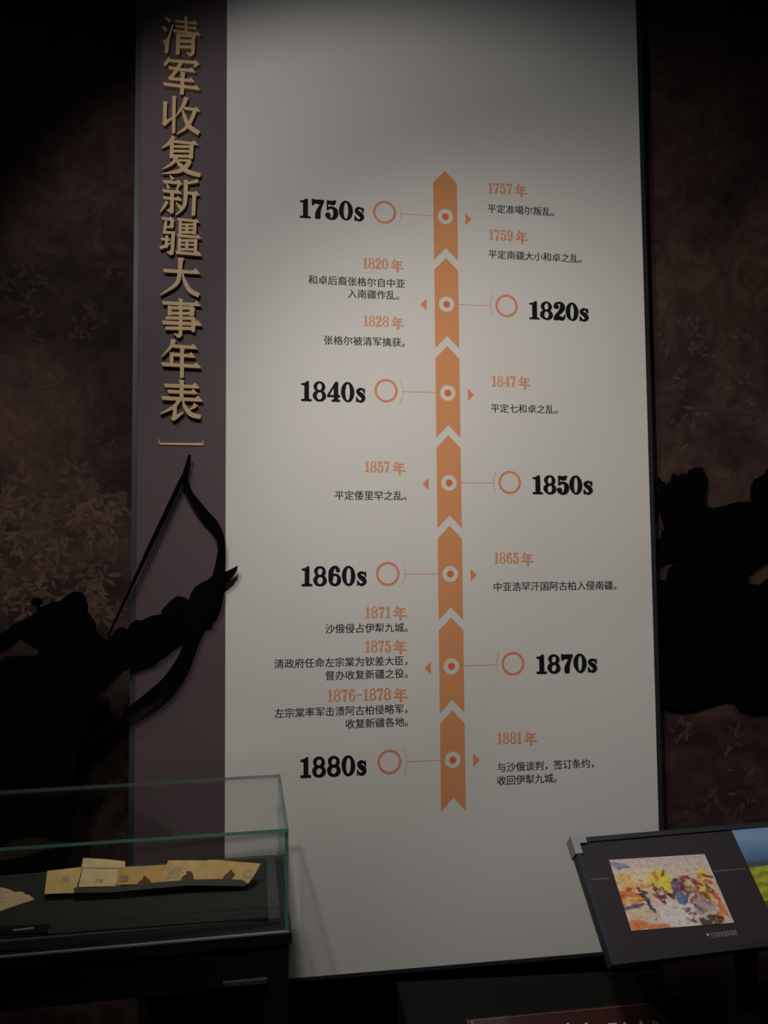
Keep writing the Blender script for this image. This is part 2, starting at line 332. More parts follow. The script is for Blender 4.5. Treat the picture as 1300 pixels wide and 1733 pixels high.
# bold modern numerals, drawn as strokes in a 10-high cell
def ell(cx, cy, a, b, A, B): return ('E', cx, cy, a, b, A, B)
DG = {
 '0': (6.6, [ell(3.3, 5, 3.3, 5.1, 1.25, 4.55)]),
 '1': (5.4, [(P_, [(1.75,0),(3.95,0),(3.95,10.1),(3.2,10.1),(1.9,9.1),(.3,8.9),(.3,8.3),(1.75,8.3)]), (P_, [(.2,0),(5.3,0),(5.3,.75),(.2,.75)])]),
 '8': (6.8, [ell(3.4, 7.45, 2.85, 2.65, 1.25, 2.05), ell(3.4, 2.75, 3.3, 2.85, 1.4, 2.15)]),
 '7': (6.2, [(P_, [(.2,10.2),(.75,10.2),(1.1,9.85),(6.0,9.85),(6.0,9.2),(5.2,7.9),(3.5,7.6),(2.2,8.0),(1.4,7.9),(.8,7.0),(.2,7.0)]), (S_, [(5.8,9.3,.5),(4.2,6.2,1.3),(3.1,2.9,2.3),(3.0,.9,2.5),(3.0,-.05,2.1)])]),
 '5': (6.4, [(P_, [(.85,10.1),(1.5,9.75),(3.4,9.6),(5.0,10.1),(5.4,9.9),(4.7,8.0),(3.6,7.55),(1.4,8.0),(1.4,4.9),(.85,4.9)]),
     (S_, [(.9,5.0,.6),(2.0,6.0,.9),(3.4,6.1,1.1),(4.9,4.9,2.1),(5.15,3.2,2.3),(4.6,1.2,1.8),(3.0,.15,.8),(1.2,.7,.8),(.5,1.8,.8)]), ell(1.35, 2.1, 1.25, 1.25, 0, 0)]),
 '2': (6.4, [(S_, [(.7,7.6,.7),(1.3,9.3,.8),(3.0,9.85,.8),(4.6,9.0,1.9),(5.0,7.3,2.3),(4.0,5.2,1.9),(2.2,3.4,1.3),(.6,1.4,.9)]), ell(1.55, 7.6, 1.25, 1.25, 0, 0),
     (S_, [(.4,.4,.9),(1.4,1.5,1.5),(2.8,1.3,2.2),(4.4,.8,1.9),(5.6,1.2,.9),(6.0,2.9,.5)]), (P_, [(.2,0),(2.4,0),(2.4,1.2),(.4,1.2)])]),
 '4': (6.6, [(P_, [(3.4,0),(5.5,0),(5.5,10.1),(4.7,10.1),(3.4,8.2)]), (S_, [(4.5,9.8,.9),(2.2,6.0,.7),(.35,2.9,.7)]), (P_, [(.1,2.35),(6.5,2.35),(6.5,3.1),(.1,3.1)]), (P_, [(2.3,0),(6.4,0),(6.4,.7),(2.3,.7)])]),
 '6': (6.6, [ell(3.45, 3.0, 3.1, 3.1, 1.25, 2.4), (S_, [(5.4,8.6,.8),(4.4,9.75,.8),(2.9,9.5,1.2),(1.7,7.6,2.1),(1.45,5.2,2.2),(1.5,3.0,2.2)]), ell(4.95, 8.2, 1.05, 1.05, 0, 0)]),
 '9': (6.6, [ell(3.15, 7.0, 3.1, 3.1, 1.25, 2.4), (S_, [(1.2,1.4,.8),(2.2,.25,.8),(3.7,.5,1.2),(4.9,2.4,2.1),(5.15,4.8,2.2),(5.1,7.0,2.2)]), ell(1.65, 1.8, 1.05, 1.05, 0, 0)]),
 's': (5.6, [(S_, [(4.7,5.2,.7),(3.6,6.6,.7),(2.4,6.7,.9),(1.4,5.6,1.4),(2.0,4.4,1.9),(3.5,3.3,2.2),(4.2,2.0,1.9),(3.6,.6,1.0),(2.2,.25,.8),(1.0,1.4,.7)]),
     (P_, [(4.4,6.95),(4.95,6.95),(4.95,4.6),(4.4,4.6)]), (P_, [(.55,0),(1.1,0),(1.1,2.4),(.55,2.4)])]),
 '-': (6.4, [(P_, [(.3,4.6),(6.1,4.6),(6.1,5.25),(.3,5.25)])]),
}
NIAN = [(S_, [(533,1042,74),(500,1130,56),(388,1255,20)]), (H_,515,1125,826,1145,40), (H_,490,1228,800,1248,40), (B_,510,1200,508,1350,74), (H_,380,1348,868,1375,42), (V_,637,1140,635,1510,84)]
def draw_digits(s, xl, xr, z0, z1, y0, y1, gap=.35, nian=False):
    b = MB(); tot = sum(DG[c][0] for c in s)+gap*(len(s)-1)
    if nian: tot += 15.4
    k = (xr-xl)/tot; h = (z1-z0)/10.0; x = xl; e = 0
    for c in s:
        wd, st = DG[c]
        for q in st:
            e += .00004
            tf = lambda a, bb: (x+a*k, z0+bb*h)
            if q[0] == P_: b.prism([tf(*p) for p in q[1]], y0-e, y1)
            elif q[0] == S_:
                ribbon_solid(b, q[1], tf, y0-e, y1, 5)
            else:
                _, cx, cy, a, bb, A, B = q; n = 28; vs = []
                if A == 0:
                    b.prism([tf(cx+a*math.cos(t*2*math.pi/20), cy+bb*math.sin(t*2*math.pi/20)) for t in range(20)], y0-e, y1)
                else:
                    for j in range(n):
                        t = 2*math.pi*j/n; o = tf(cx+a*math.cos(t), cy+bb*math.sin(t)); i = tf(cx+A*math.cos(t), cy+B*math.sin(t))
                        vs += [(o[0], y0-e, o[1]), (i[0], y0-e, i[1]), (i[0], y1, i[1]), (o[0], y1, o[1])]
                    b.add(vs, [(4*j+i, 4*j+(i+1) % 4, 4*((j+1) % n)+(i+1) % 4, 4*((j+1) % n)+i) for j in range(n) for i in range(4)])
        x += (wd+gap)*k
    if nian:
        x += 1.9*k; s7 = 13.6*k/488; tf = lambda a, bb: (x+(a-380)*s7, z1+.15*h-(bb-1035)*(z1-z0)*1.24/478)
        glyph('', NIAN, tf, y0, y1, None, None, mb=b)
    return b
def span(xl, xr, yt, yb, xref):
    c = (yt+yb)/2; a = on_y(xl, c, 0).x; b_ = on_y(xr, c, 0).x
    return a, b_, on_y(xref, yb, 0).z, on_y(xref, yt, 0).z
for s, xl, xr, xref, yt, yb in (('1750s',506.6,617,516.5,337,368.8), ('1820s',895.2,996,902,510.2,539.9), ('1840s',509,619.2,517,645.4,677.9), ('1850s',900.5,1003,908,804.5,835.2),
        ('1860s',509.6,621.3,518,958.5,990.5), ('1870s',907,1010.8,915,1108,1138.6), ('1880s',507.5,621.3,517,1281.5,1314)):
    a, b_, z0, z1 = span(xl, xr, yt, yb, xref)
    draw_digits(s, a, b_, z0, z1, -.0042, 0, .4).build('decade_numeral', M_black, tp, label='raised black decade numerals')
for s, xl, xr, xref, yt, yb in (('1757',825.5,892,829,309,326.8), ('1759',826.8,893.2,830,387.8,406), ('1820',613.5,682.7,617,436.2,454.2), ('1828',614.6,683.4,618,533.8,551.8),
        ('1847',831.7,897.8,835,635.3,653.6), ('1857',616.5,686.2,620,780.4,798.8), ('1865',835.6,903,839,934.8,953.6), ('1871',617.4,688.5,621,1026.5,1046), ('1875',617.4,688.5,621,1084,1104),
        ('1876-1878',553.8,689.3,557,1167,1187.3), ('1881',841,908.8,845,1239.7,1259)):
    a, b_, z0, z1 = span(xl, xr, yt, yb, xref)
    draw_digits(s, a, b_, z0, z1, -.0006, 0, .3, True).build('year_heading', M_orange2, tp, label='orange printed year heading')
def place_text(s, xl, xr, yc, y=-.0006, material=M_ink, name='event_text', parent=tp, off=.006, xref=None):
    v, fc = text_points(s)
    a = on_y(xl, yc, 0).x; b_ = on_y(xr, yc, 0).x; xs = [p[0] for p in v]; k = (b_-a)/(max(xs)-min(xs))
    zc = on_y(xl+8, yc, 0).z
    b = MB()
    for q_, dx in enumerate((-.011, .011)):   # struck twice for the weight of the type
        b.add([(a+(p[0]-min(xs)+dx)*k, y-.00005*q_, zc+(p[1]-.35)*k) for p in v], fc)
    return b.build(name, material, parent)
for s, xl, xr, yc in (('平定准噶尔叛乱。',825.5,937.5,353.3), ('平定南疆大小和卓之乱。',826.8,984.3,430.9), ('和卓后裔张格尔自中亚',521.8,685,473.8), ('入南疆作乱。',588.8,675.3,497.4),
        ('张格尔被清军擒获。',548.8,685,576), ('平定七和卓之乱。',831,943.6,691.3), ('平定倭里罕之乱。',566.8,687.8,838.8), ('中亚浩罕汗国阿古柏入侵南疆。',835.9,1043,993.4),
        ('沙俄侵占伊犁九城。',550.7,689.8,1064.6), ('清政府任命左宗棠为钦差大臣，',464.4,689.3,1123.8), ('督办收复新疆之役。',551,690,1143.6), ('左宗棠率军击溃阿古柏侵略军，',465,689.3,1207.5),
        ('收复新疆各地。',585,690.6,1225.3), ('与沙俄谈判，签订条约，',842,1004.5,1299), ('收回伊犁九城。',841.6,942.3,1321.3)):
    place_text(s, xl, xr, yc)

# ------------------------------------------------------------------ archer silhouettes
YA = -.029; YR = .020
def outline(pts, y): return [(lambda p: (max(p.x, 1.1865) if y == YR else p.x, p.z))(on_y(x, y_, y)) for x, y_ in pts]
c1 = lambda x, y: (x/3.465, 900+y/3.465)
c2 = lambda x, y: (200+x/3.468, 760+y/3.468)
arch = thing('archer_silhouette', tuple(on_y(100, 1500, YA)), 'black cutout silhouette of an archer drawing a bow across the title board', 'silhouette')
out = [c1(*p) for p in [(-330,700),(-150,640),(0,600),(55,570),(60,550),(130,525),(170,500),(212,468),(225,447),(270,430),(300,415),(350,405),(400,365),(425,355),(450,350),(475,352),(500,385),(515,430),(512,470),(535,500),(560,530),(562,580),(600,620),(625,635),(655,605),(690,565),(720,558),(745,575),(770,535),(800,517),(830,522),(850,500)]]
out += [c2(*p) for p in [(140,1005),(165,990),(210,975),(250,970),(258,940),(290,910),(300,895),(340,865),(375,865),(415,885),(430,840),(455,805),(490,785),(530,765),(560,735),(575,712),(620,722),(618,800),(610,850),(600,895),(585,930),(575,958),(555,975),(548,1008),(500,1020),(480,1050),(455,1075),(430,1085),(390,1095),(360,1112),(310,1140),(290,1165),(245,1190),(225,1215),(190,1235),(150,1245),(110,1262),(70,1275)]]
out += [c1(*p) for p in [(755,812),(720,825),(680,862),(640,908),(620,942),(585,955),(565,965),(550,1000),(530,1060),(505,1130),(478,1190),(462,1250),(455,1310),(440,1400),(430,1480),(420,1560),(430,1700),(410,1800),(395,1990),(-330,2000),(-330,1000),(-60,770),(0,752),(20,755),(30,732),(210,725),(228,700),(190,675),(140,650),(122,628),(80,665),(30,705),(0,720),(-330,860)]]
fig = MB().prism(outline(out, YA), YA, YA+.006).build('figure_board', M_sil, arch)
kn = MB(); x, y = c1(210, 412); p = on_y(x, y, YA); kn.prism([(p.x+.0135*math.cos(t*.3142), p.z+.0115*math.sin(t*.3142)) for t in range(20)], YA, YA+.006)
x, y = c1(234, 414); p = on_y(x, y, YA); kn.prism([(p.x+.006*math.cos(t*.5236), p.z+.006*math.sin(t*.5236)) for t in range(12)], YA, YA+.006)
kn.prism(outline([c1(212,425), c1(232,425), c1(236,470), c1(214,470)], YA), YA, YA+.006)
kn.build('hat_finial', M_sil, arch)
tfA = lambda px, py: (lambda p: (p.x, p.z))(on_y(px, py, YA))
bow = MB(); k = 3.468/1.12
ribbon_solid(bow, [(*c2(x, y), q/k) for x, y, q in [(421,33,13),(408,85,20),(394,150,28),(398,205,32),(422,262,34),(465,325,42),(515,388,46),(562,440,46),(596,508,42),(607,580,40),(600,660,46),(585,740,54),(560,830,50),(520,940,48),(465,1040,52),(425,1130,58),(392,1215,62),(345,1300,68),(280,1385,72),(200,1452,68),(120,1508,56),(40,1558,44)]], tfA, YA-.001, YA+.007)
ribbon_solid(bow, [(*c1(x, y), q/3.465) for x, y, q in [(748,1092,40),(690,1122,36),(630,1155,28),(570,1200,20),(520,1250,12),(485,1300,6)]], tfA, YA-.001, YA+.007)
bow.build('bow', M_sil, arch)
st = MB(); ribbon_solid(st, [(312, 803, 8), (278.6, 873.5, 8.5), (245, 944, 7), (215, 1008, 4.4), (182, 1078, 3.4)], tfA, YA-.0015, YA+.005)
st.build('bowstring', M_sil, arch)
MB().prism(outline([c2(600,722), c2(640,716), c2(703,683), c2(697,716), c2(672,752), c2(640,778), c2(605,800)], YA), YA-.0012, YA+.006).build('arrow_tip', M_sil, arch)
for px, py in ((285,1050), (330,1040)):          # spacers that hold the cutout off the board
    p = on_y(px, py, YA); MB().box((p.x-.006, YA+.006, p.z-.006), (p.x+.006, -.0005, p.z+.006)).build('stand_off', M_trim, arch)
p = on_y(60, 1300, YA)
MB().box((p.x-.01, YA+.006, p.z-.01), (p.x+.01, YW-.001, p.z+.01)).build('stand_off', M_trim, arch)

c4 = lambda x, y: (1090+x/6.19, 780+y/6.19)
rid = thing('warrior_silhouette', tuple(on_y(1220, 1200, YR)), 'black cutout silhouette of a warrior with a full quiver, right of the white panel', 'silhouette')
out = [c4(*p) for p in [(255,690),(200,735),(185,810),(135,830),(150,880),(90,950),(40,1010),(40,1180),(95,1150),(210,1052),(330,1030),(395,1038),(300,1100),(262,1140),(245,1258),(180,1248),(95,1212),(30,1200),(30,2400)]]
out += [(1098,1184),(1114,1190),(1130,1198),(1150,1202),(1172,1200),(1200,1192),(1222,1184),(1240,1184),(1250,1200),(1275,1206),(1300,1204),(1400,1200),(1400,960)]
out += [c4(*p) for p in [(1500,1180),(1300,1265),(1200,1300),(1150,1285),(1098,1312),(1090,1180),(1200,1100),(1330,1010),(1500,960),(1500,420),(1320,405),(1250,418),(1180,432),(1100,425),(1000,425),(870,465),(750,492),(650,482),(560,560),(420,600),(340,660)]]
MB().prism(outline(out, YR), YR, YR+.008).build('figure_board', M_sil, rid)
MB().prism(outline([c4(*p) for p in [(1560,60),(1340,60),(1292,85),(1288,128),(1165,195),(1138,260),(1128,330),(1135,410),(1200,440),(1560,440)]], YR), YR-.001, YR+.007).build('head_board', M_sil, rid)
MB().prism(outline([c4(*p) for p in [(250,232),(296,215),(300,135),(345,133),(347,190),(372,150),(410,130),(440,145),(472,130),(478,88),(520,90),(526,70),(562,68),(575,98),(590,68),(615,68),(627,120),(655,160),(655,250),(642,380),(655,500),(500,640),(360,670),(310,560),(270,400)]], YR), YR-.001, YR+.007).build('quiver', M_sil, rid)
for a, b_ in (((100,200),(262,690)), ((158,172),(285,690)), ((205,215),(310,700)), ((118,290),(240,700))):
    mb = MB(); tfR = lambda px, py: (lambda p: (p.x, p.z))(on_y(px, py, YR))
    ribbon_solid(mb, [(*c4(*a), 2.4), (*c4(a[0]+14, a[1]+70), 4.6), (*c4((a[0]+b_[0])/2, (a[1]+b_[1])/2+10), 6.0), (*c4(*b_), 5)], tfR, YR-.0015, YR+.006)
    mb.build('arrow_shaft', M_sil, rid)
mb = MB(); ribbon_solid(mb, [(*c4(1500,1180), 5), (*c4(1330,1230), 4), (*c4(1200,1330), 2)], tfR, YR-.001, YR+.006); mb.build('rein', M_sil, rid)
p = on_y(1200, 1080, YR); MB().box((p.x-.02, YR+.008, p.z-.02), (p.x+.02, YW2-.001, p.z+.02)).build('stand_off', M_trim, rid)

# ------------------------------------------------------------------ glass showcase
def glass_mat(name, tint, refl=1.0):
    M = bpy.data.materials.new(name); M.use_nodes = True; nt = M.node_tree; nt.nodes.clear()
    o = nt.nodes.new('ShaderNodeOutputMaterial'); mx = nt.nodes.new('ShaderNodeMixShader'); t = nt.nodes.new('ShaderNodeBsdfTransparent')
    g = nt.nodes.new('ShaderNodeBsdfGlossy'); lw = nt.nodes.new('ShaderNodeLayerWeight'); lw.inputs['Blend'].default_value = .5
    pw = nt.nodes.new('ShaderNodeMath'); pw.operation = 'POWER'; pw.inputs[1].default_value = 5
    ma = nt.nodes.new('ShaderNodeMath'); ma.operation = 'MULTIPLY_ADD'; ma.inputs[1].default_value = .8; ma.inputs[2].default_value = .03*refl
    t.inputs[0].default_value = (*tint, 1); g.inputs['Roughness'].default_value = .02
    nt.links.new(lw.outputs['Facing'], pw.inputs[0]); nt.links.new(pw.outputs[0], ma.inputs[0])
    nt.links.new(ma.outputs[0], mx.inputs[0]); nt.links.new(t.outputs[0], mx.inputs[1]); nt.links.new(g.outputs[0], mx.inputs[2]); nt.links.new(mx.outputs[0], o.inputs[0])
    return M
M_glass = glass_mat('clear_glass', (.985, .994, .99))
def edge_mat(name, c, c2):
    M = mat(name, c, .2, spec=.6); nt = M.node_tree; b = nt.nodes['Principled BSDF']; o = nt.nodes['Material Output']
    t = nt.nodes.new('ShaderNodeBsdfTranslucent'); t.inputs[0].default_value = (*c2, 1); mx = nt.nodes.new('ShaderNodeMixShader'); mx.inputs[0].default_value = .55
    nt.links.new(b.outputs[0], mx.inputs[1]); nt.links.new(t.outputs[0], mx.inputs[2]); nt.links.new(mx.outputs[0], o.inputs[0]); return M
M_edge = edge_mat('glass_edge', (.12, .27, .21), (.35, .75, .6)); M_edge2 = edge_mat('pale_glass_edge', (.13, .18, .16), (.3, .42, .37))
ZG0, ZG1 = .876, 1.075
FR = Vector((.082, -.600, 0)); BR = Vector((.083, -.150, 0)); XL = -1.05
FL = Vector((XL, -.600-.030*(.082-XL), 0)); BL = Vector((XL, -.150-.045*(.083-XL), 0))
def up(p, z): return (p.x, p.y, z)
case = thing('glass_showcase', (-.45, -.4, 0), 'long dark museum showcase with a green-edged glass cover, in front of the title board', 'showcase')
def quad_slab(a, b_, c, d, z0, z1): return MB().hull([up(q, z0) for q in (a, b_, c, d)], [up(q, z1) for q in (a, b_, c, d)])
GT = .0065
def lerp(a, b_, t): return a+(b_-a)*t
def inset(p, q, t):                       # move p toward q by t metres
    d = q-p; return p+d*(t/d.length)
def pane(name, a, b_, other_a, other_b, z0, z1):
    a2, b2 = inset(a, other_a, GT), inset(b_, other_b, GT)
    mb = MB(); r0 = [up(q, z0) for q in (a, b_, b2, a2)]; r1 = [up(q, z1) for q in (a, b_, b2, a2)]
    mb.add(r0+r1, [(0,1,5,4), (2,3,7,6)], 0); mb.add(r0+r1, [(3,2,1,0), (4,5,6,7), (1,2,6,5), (3,0,4,7)], 1)
    return mb.build(name, [M_glass, M_edge2 if a is BL else M_edge], case)
pane('glass_pane', FL, FR, BL, BR, ZG0, ZG1-GT)
pane('glass_pane', BL, BR, FL, FR, ZG0, ZG1-GT)
fi, bi = inset(FR, BR, GT), inset(BR, FR, GT); pane('glass_pane', fi, bi, inset(FL, BL, GT), inset(BL, FL, GT), ZG0, ZG1-GT)
fi, bi = inset(FL, BL, GT), inset(BL, FL, GT); pane('glass_pane', fi, bi, inset(FR, BR, GT), inset(BR, FR, GT), ZG0, ZG1-GT)
mb = MB(); r0 = [up(q, ZG1-GT) for q in (FL, FR, BR, BL)]; r1 = [up(q, ZG1) for q in (FL, FR, BR, BL)]
mb.add(r0+r1, [(3,2,1,0), (4,5,6,7)], 0); mb.add(r0+r1, [(0,1,5,4)], 1); mb.add(r0+r1, [(1,2,6,5), (2,3,7,6), (3,0,4,7)], 2)
mb.build('glass_lid', [M_glass, M_edge, M_edge2], case)
o1, o2, o3, o4 = FL+Vector((-.006,-.006,0)), FR+Vector((.006,-.006,0)), BR+Vector((.006,.006,0)), BL+Vector((-.006,.006,0))
cabz = on_y(200, 1688, -.6).z
quad_slab(o1, o2, o3, o4, ZG0-.022, ZG0-.002).build('top_rim', M_cab, case)
quad_slab(FL, FR, BR, BL, cabz, ZG0-.022).build('cabinet_body', M_cab, case)
# thin steel strip along the foot of the front glass
mb = MB(); a, b_ = FL+Vector((0,-.003,0)), FR+Vector((0,-.003,0))
mb.hull([up(a, ZG0-.003), up(b_, ZG0-.003), up(FR, ZG0-.003), up(FL, ZG0-.003)], [up(a, ZG0+.001), up(b_, ZG0+.001), up(FR, ZG0+.001), up(FL, ZG0+.001)])
mb.build('steel_strip', mat('dull_steel', (.45, .46, .45), .4, .4), case)
# display deck and felt board
dk = lambda x, t: lerp(lerp(FL, BL, t), lerp(FR, BR, t), (x-XL)/(.082-XL))
a, b_, c, d = [dk(x, t) for x, t in ((XL+.01, .115), (.068, .115), (.068, .975), (XL+.01, .975))]
quad_slab(a, b_, c, d, ZG0-.01, .882).build('display_deck', M_deck, case)
pb = [on_z(454, 1553, .885), on_z(450, 1453, .885)]
lt = [on_z(-250, 1606, .885), on_z(-250, 1500, .885)]
MB().hull([(p.x, p.y, .881) for p in (lt[0], pb[0], pb[1], lt[1])], [(p.x, p.y, .886) for p in (lt[0], pb[0], pb[1], lt[1])]).build('felt_board', M_board2, case)
for sx, p in ((-1, FR), (1, FL), (-1, BR), (1, BL)):
    sy = 1 if p in (FR, FL) else -1
    xa, xb = sorted((p.x, p.x+sx*.05)); ya, yb = sorted((p.y, p.y+sy*.05))
    MB().box((xa, ya, 0), (xb, yb, cabz)).build('leg', M_cab, case)
p = on_y(378, 1664, -.603); q = on_y(452, 1659, -.603)
MB().box((p.x, -.612, p.z-.003), (q.x, -.598, p.z+.004)).build('drawer_pull', mat('worn_steel', (.06, .06, .065), .6, .3), case, label='dull steel pull strip')
p = on_z(469, 1455, .884)
MB().box((p.x-.0012, p.y-.0012, .882), (p.x+.0012, p.y+.0012, .904)).build('lock_pin', M_steel, case)

# folded manuscript on a low wedge
ctr = on_z(250, 1505, .89); n_p = Vector((0, -math.sin(.62), math.cos(.62))); base = on_z(250, 1518, .888)
def paper(cc, pts, name, material, parent, dz=0, th=.0016):
    P = [on_plane(60+x/3.25, 1430+y/3.25, base+n_p*dz, n_p) for x, y in pts]
    return MB().hull([p-n_p*th for p in P], [p for p in P])
def pmat(name, c): return mat(name, c, .85, noise=.13, scale=38, bump=.2, spec=.1)
M_pa, M_pb, M_pc, M_pd, M_pe = pmat('aged_paper', (.56,.41,.165)), pmat('cream_paper', (.60,.47,.255)), pmat('ochre_paper', (.48,.31,.12)), pmat('tan_paper', (.52,.36,.17)), pmat('brown_paper', (.49,.33,.145))
M_stain = mat('brown_stain', (.085, .04, .018), .85, noise=.4, scale=60); M_seal = mat('seal_print', (.30,.17,.10), .85, noise=.3, scale=150); M_greyseal = mat('grey_seal_print', (.36,.28,.15), .85, noise=.3, scale=150)
M_wedge = mat('brown_wedge', (.024, .018, .012), .7)
ms = thing('folded_manuscript', tuple(base), 'unfolded old manuscript of five yellowed brown-stained leaves lying in the showcase', 'manuscript')
wd = [(50,268),(212,262),(640,235),(850,218),(1165,214),(1160,232),(850,228),(640,246),(400,270),(50,300)]
top = [on_plane(60+x/3.25, 1430+y/3.25, base-n_p*.001, n_p) for x, y in [(52,262),(1150,200),(1120,150),(75,190)]]
MB().hull([(p.x, p.y, .8865) for p in top], top).build('wedge_stand', M_wedge, ms)
def leafpart(pts, M, dz, marks=(), label=None):
    o = paper(None, pts, 'leaf', M, ms, dz).build('leaf', M, ms)
    if label: o['label'] = label
    for kind, mp, MM in marks:
        P = [on_plane(60+x/3.25, 1430+y/3.25, base+n_p*(dz+.0004), n_p) for x, y in mp]
        MB().hull([p-n_p*.0003 for p in P], P).build(kind, MM, o)
leafpart([(65,142),(160,132),(262,120),(240,190),(215,264),(130,266),(50,270)], M_pa, .001, [('seal', [(150,175),(188,170),(184,198),(146,202)], M_greyseal)])
leafpart([(262,74),(270,71),(390,78),(494,90),(492,140),(470,226),(340,228),(235,231),(250,140)], M_pb, .0035,
         [('ink_line', [(250,124),(480,128),(479,131),(249,127)], M_ink), ('ink_line', [(256,126),(260,126),(238,226),(233,226)], M_ink), ('seal', [(330,188),(375,190),(372,208),(326,206)], M_greyseal)], 'cream leaf with ruled dark lines')
leafpart([(458,122),(600,116),(735,108),(720,160),(700,212),(560,216),(440,220)], M_pc, .006, [('seal', [(462,168),(515,166),(508,202),(456,204)], M_seal),
         ('stain', [(560,214),(575,196),(590,190),(592,176),(602,168),(614,182),(628,190),(640,212)], M_stain)])
leafpart([(730,85),(850,84),(962,85),(950,140),(930,200),(810,202),(685,204)], M_pd, .0085, [('seal', [(735,122),(805,122),(790,182),(722,184)], M_greyseal),
         ('stain', [(800,194),(805,178),(830,160),(830,145),(848,142),(862,150),(868,168),(874,192)], M_stain)])
leafpart([(955,80),(1090,90),(1240,102),(1205,165),(1168,216),(1130,192),(1020,188),(925,192)], M_pe, .011, [('seal', [(1155,132),(1205,134),(1185,180),(1135,176)], M_greyseal),
         ('stain', [(1030,186),(1038,168),(1062,150),(1080,130),(1084,148),(1100,162),(1088,176),(1080,190)], M_stain)])
mb = MB(); P = [on_plane(60+x/3.25, 1430+y/3.25, base+n_p*.012, n_p) for x, y in [(212,236),(470,228),(640,208),(850,190),(1020,186),(1140,192),(1168,212),(1150,226),(850,222),(640,240),(400,262),(212,264)]]
mb.hull([p-n_p*.006 for p in P], P); mb.build('bottom_fold', M_wedge, ms, label='dark brown folded lower edge')

# torn sheet at the left
zz = .8885; pts = [(-60,1497),(-20,1499),(0,1501),(8,1502),(17,1505),(26,1509),(33,1508),(40,1509),(43,1513),(48,1513),(54,1517),(58,1521),(50,1524),(40,1527),(20,1534),(0,1541),(-40,1550),(-70,1545)]
P = [on_z(x, y, zz) for x, y in pts]
torn = MB().hull([(p.x, p.y, .8862) for p in P], [(p.x, p.y, .8875) for p in P]).build('torn_sheet', pmat('torn_paper', (.52,.40,.24)))
torn['label'] = 'torn pointed sheet of old paper at the left end of the showcase'; torn['category'] = 'paper'
for r in range(7):                        # faint lines of brush writing on it
    P = [on_z(x, y, .8878) for x, y in ((-55, 1503+r*5), (4+r*2 if r < 5 else 0, 1507.5+r*4.4), (4+r*2 if r < 5 else 0, 1508.3+r*4.4), (-55, 1504+r*5))]
    MB().hull([p-Vector((0,0,.0002)) for p in P], P).build('script_line', M_greyseal, torn)
# caption card
P = [on_z(x, y, .890) for x, y in ((-90,1586),(79,1577),(84,1563),(-85,1571))]
card = thing('caption_card', tuple(P[0]), 'small black caption card with white lettering near the showcase front', 'label')
MB().hull([(p.x, p.y, .8862) for p in P], [(p.x, p.y, .8895) for p in P]).build('card', M_black, card)
v, fc = text_points('左宗棠奏折稿')
p0, p1 = on_z(22, 1575.5, .890), on_z(56, 1572, .890); ex = (p1-p0); sx = 6.0; ey = Vector((-ex.y, ex.x, 0))*1.6
MB().add([tuple(p0+ex*(a/sx)+ey*(b/sx)+Vector((0,0,.0002))) for a, b, _ in v], fc).build('lettering', mat('white_print', (.75,.75,.73), .6), card)

# ------------------------------------------------------------------ reading desk at the right
TL = Vector((.79, -.300, .921)); e1 = Vector((1, .062, 0)).normalized(); f1 = Vector((.062, -1, 0)).normalized()
d = ray(1036, 1634); best = None
for k_ in range(400):                     # slope of the desk from where its lower corner is seen
    s_ = .05+k_*.001; t_ = (TL.y+f1.y*s_-CAM.y)/d.y; p = CAM+d*t_; e_ = abs(p.x-(TL.x+f1.x*s_))
    if best is None or e_ < best[0]: best = (e_, s_, p.z)
e2 = (f1*best[1]+Vector((0, 0, best[2]-TL.z))).normalized(); n_d = e1.cross(e2); n_d = n_d if n_d.z > 0 else -n_d
HD = math.hypot(best[1], best[2]-TL.z)
def dpt(px, py, off=0): return on_plane(px, py, TL+n_d*off, n_d)
def duv(u, v, off=0): return TL+e1*u+e2*v+n_d*off
def dslab(mb, u0, v0, u1, v1, o0, o1, mi=0):
    return mb.hull([duv(u0,v0,o0), duv(u1,v0,o0), duv(u1,v1,o0), duv(u0,v1,o0)], [duv(u0,v0,o1), duv(u1,v0,o1), duv(u1,v1,o1), duv(u0,v1,o1)], mi)
desk = thing('reading_desk', (1.25, -.42, 0), 'tilted dark information desk with a colourful painting print, right of the white panel', 'display stand')
WD = .95; FW = .012
M_dframe = mat('slate_aluminium', (.026, .032, .037), .45, .3); M_dboard = mat('plum_print_board', (.036, .028, .031), .5, spec=.3)
dslab(MB(), .004, .004, WD-.004, HD-.004, -.020, -.002).build('print_board', M_dboard, desk)
dslab(MB(), 0, 0, WD, FW, -.026, .003).build('frame_rail', M_dframe, desk)
dslab(MB(), 0, HD-FW, WD, HD, -.026, .003).build('frame_rail', M_dframe, desk)
dslab(MB(), 0, FW, FW, HD-FW, -.026, .003).build('frame_rail', M_dframe, desk)
dslab(MB(), WD-FW, FW, WD, HD-FW, -.026, .003).build('frame_rail', M_dframe, desk)
for u0, u1, v0, v1 in ((-.003, .038, -.003, .016), (-.003, .018, .016, .040)): pass
cm = MB(); dslab(cm, -.003, -.003, .036, .015, -.029, .0055); dslab(cm, -.003, .015, .016, .040, -.029, .0054)
cm.build('corner_cap', mat('satin_metal', (.33, .33, .33), .38, .6), desk, label='satin metal corner cap')
cm = MB(); dslab(cm, WD-.036, -.003, WD+.003, .015, -.029, .0055); dslab(cm, WD-.016, .015, WD+.003, .040, -.029, .0054); cm.build('corner_cap', mat('satin_metal_2', (.33, .33, .33), .38, .6), desk)
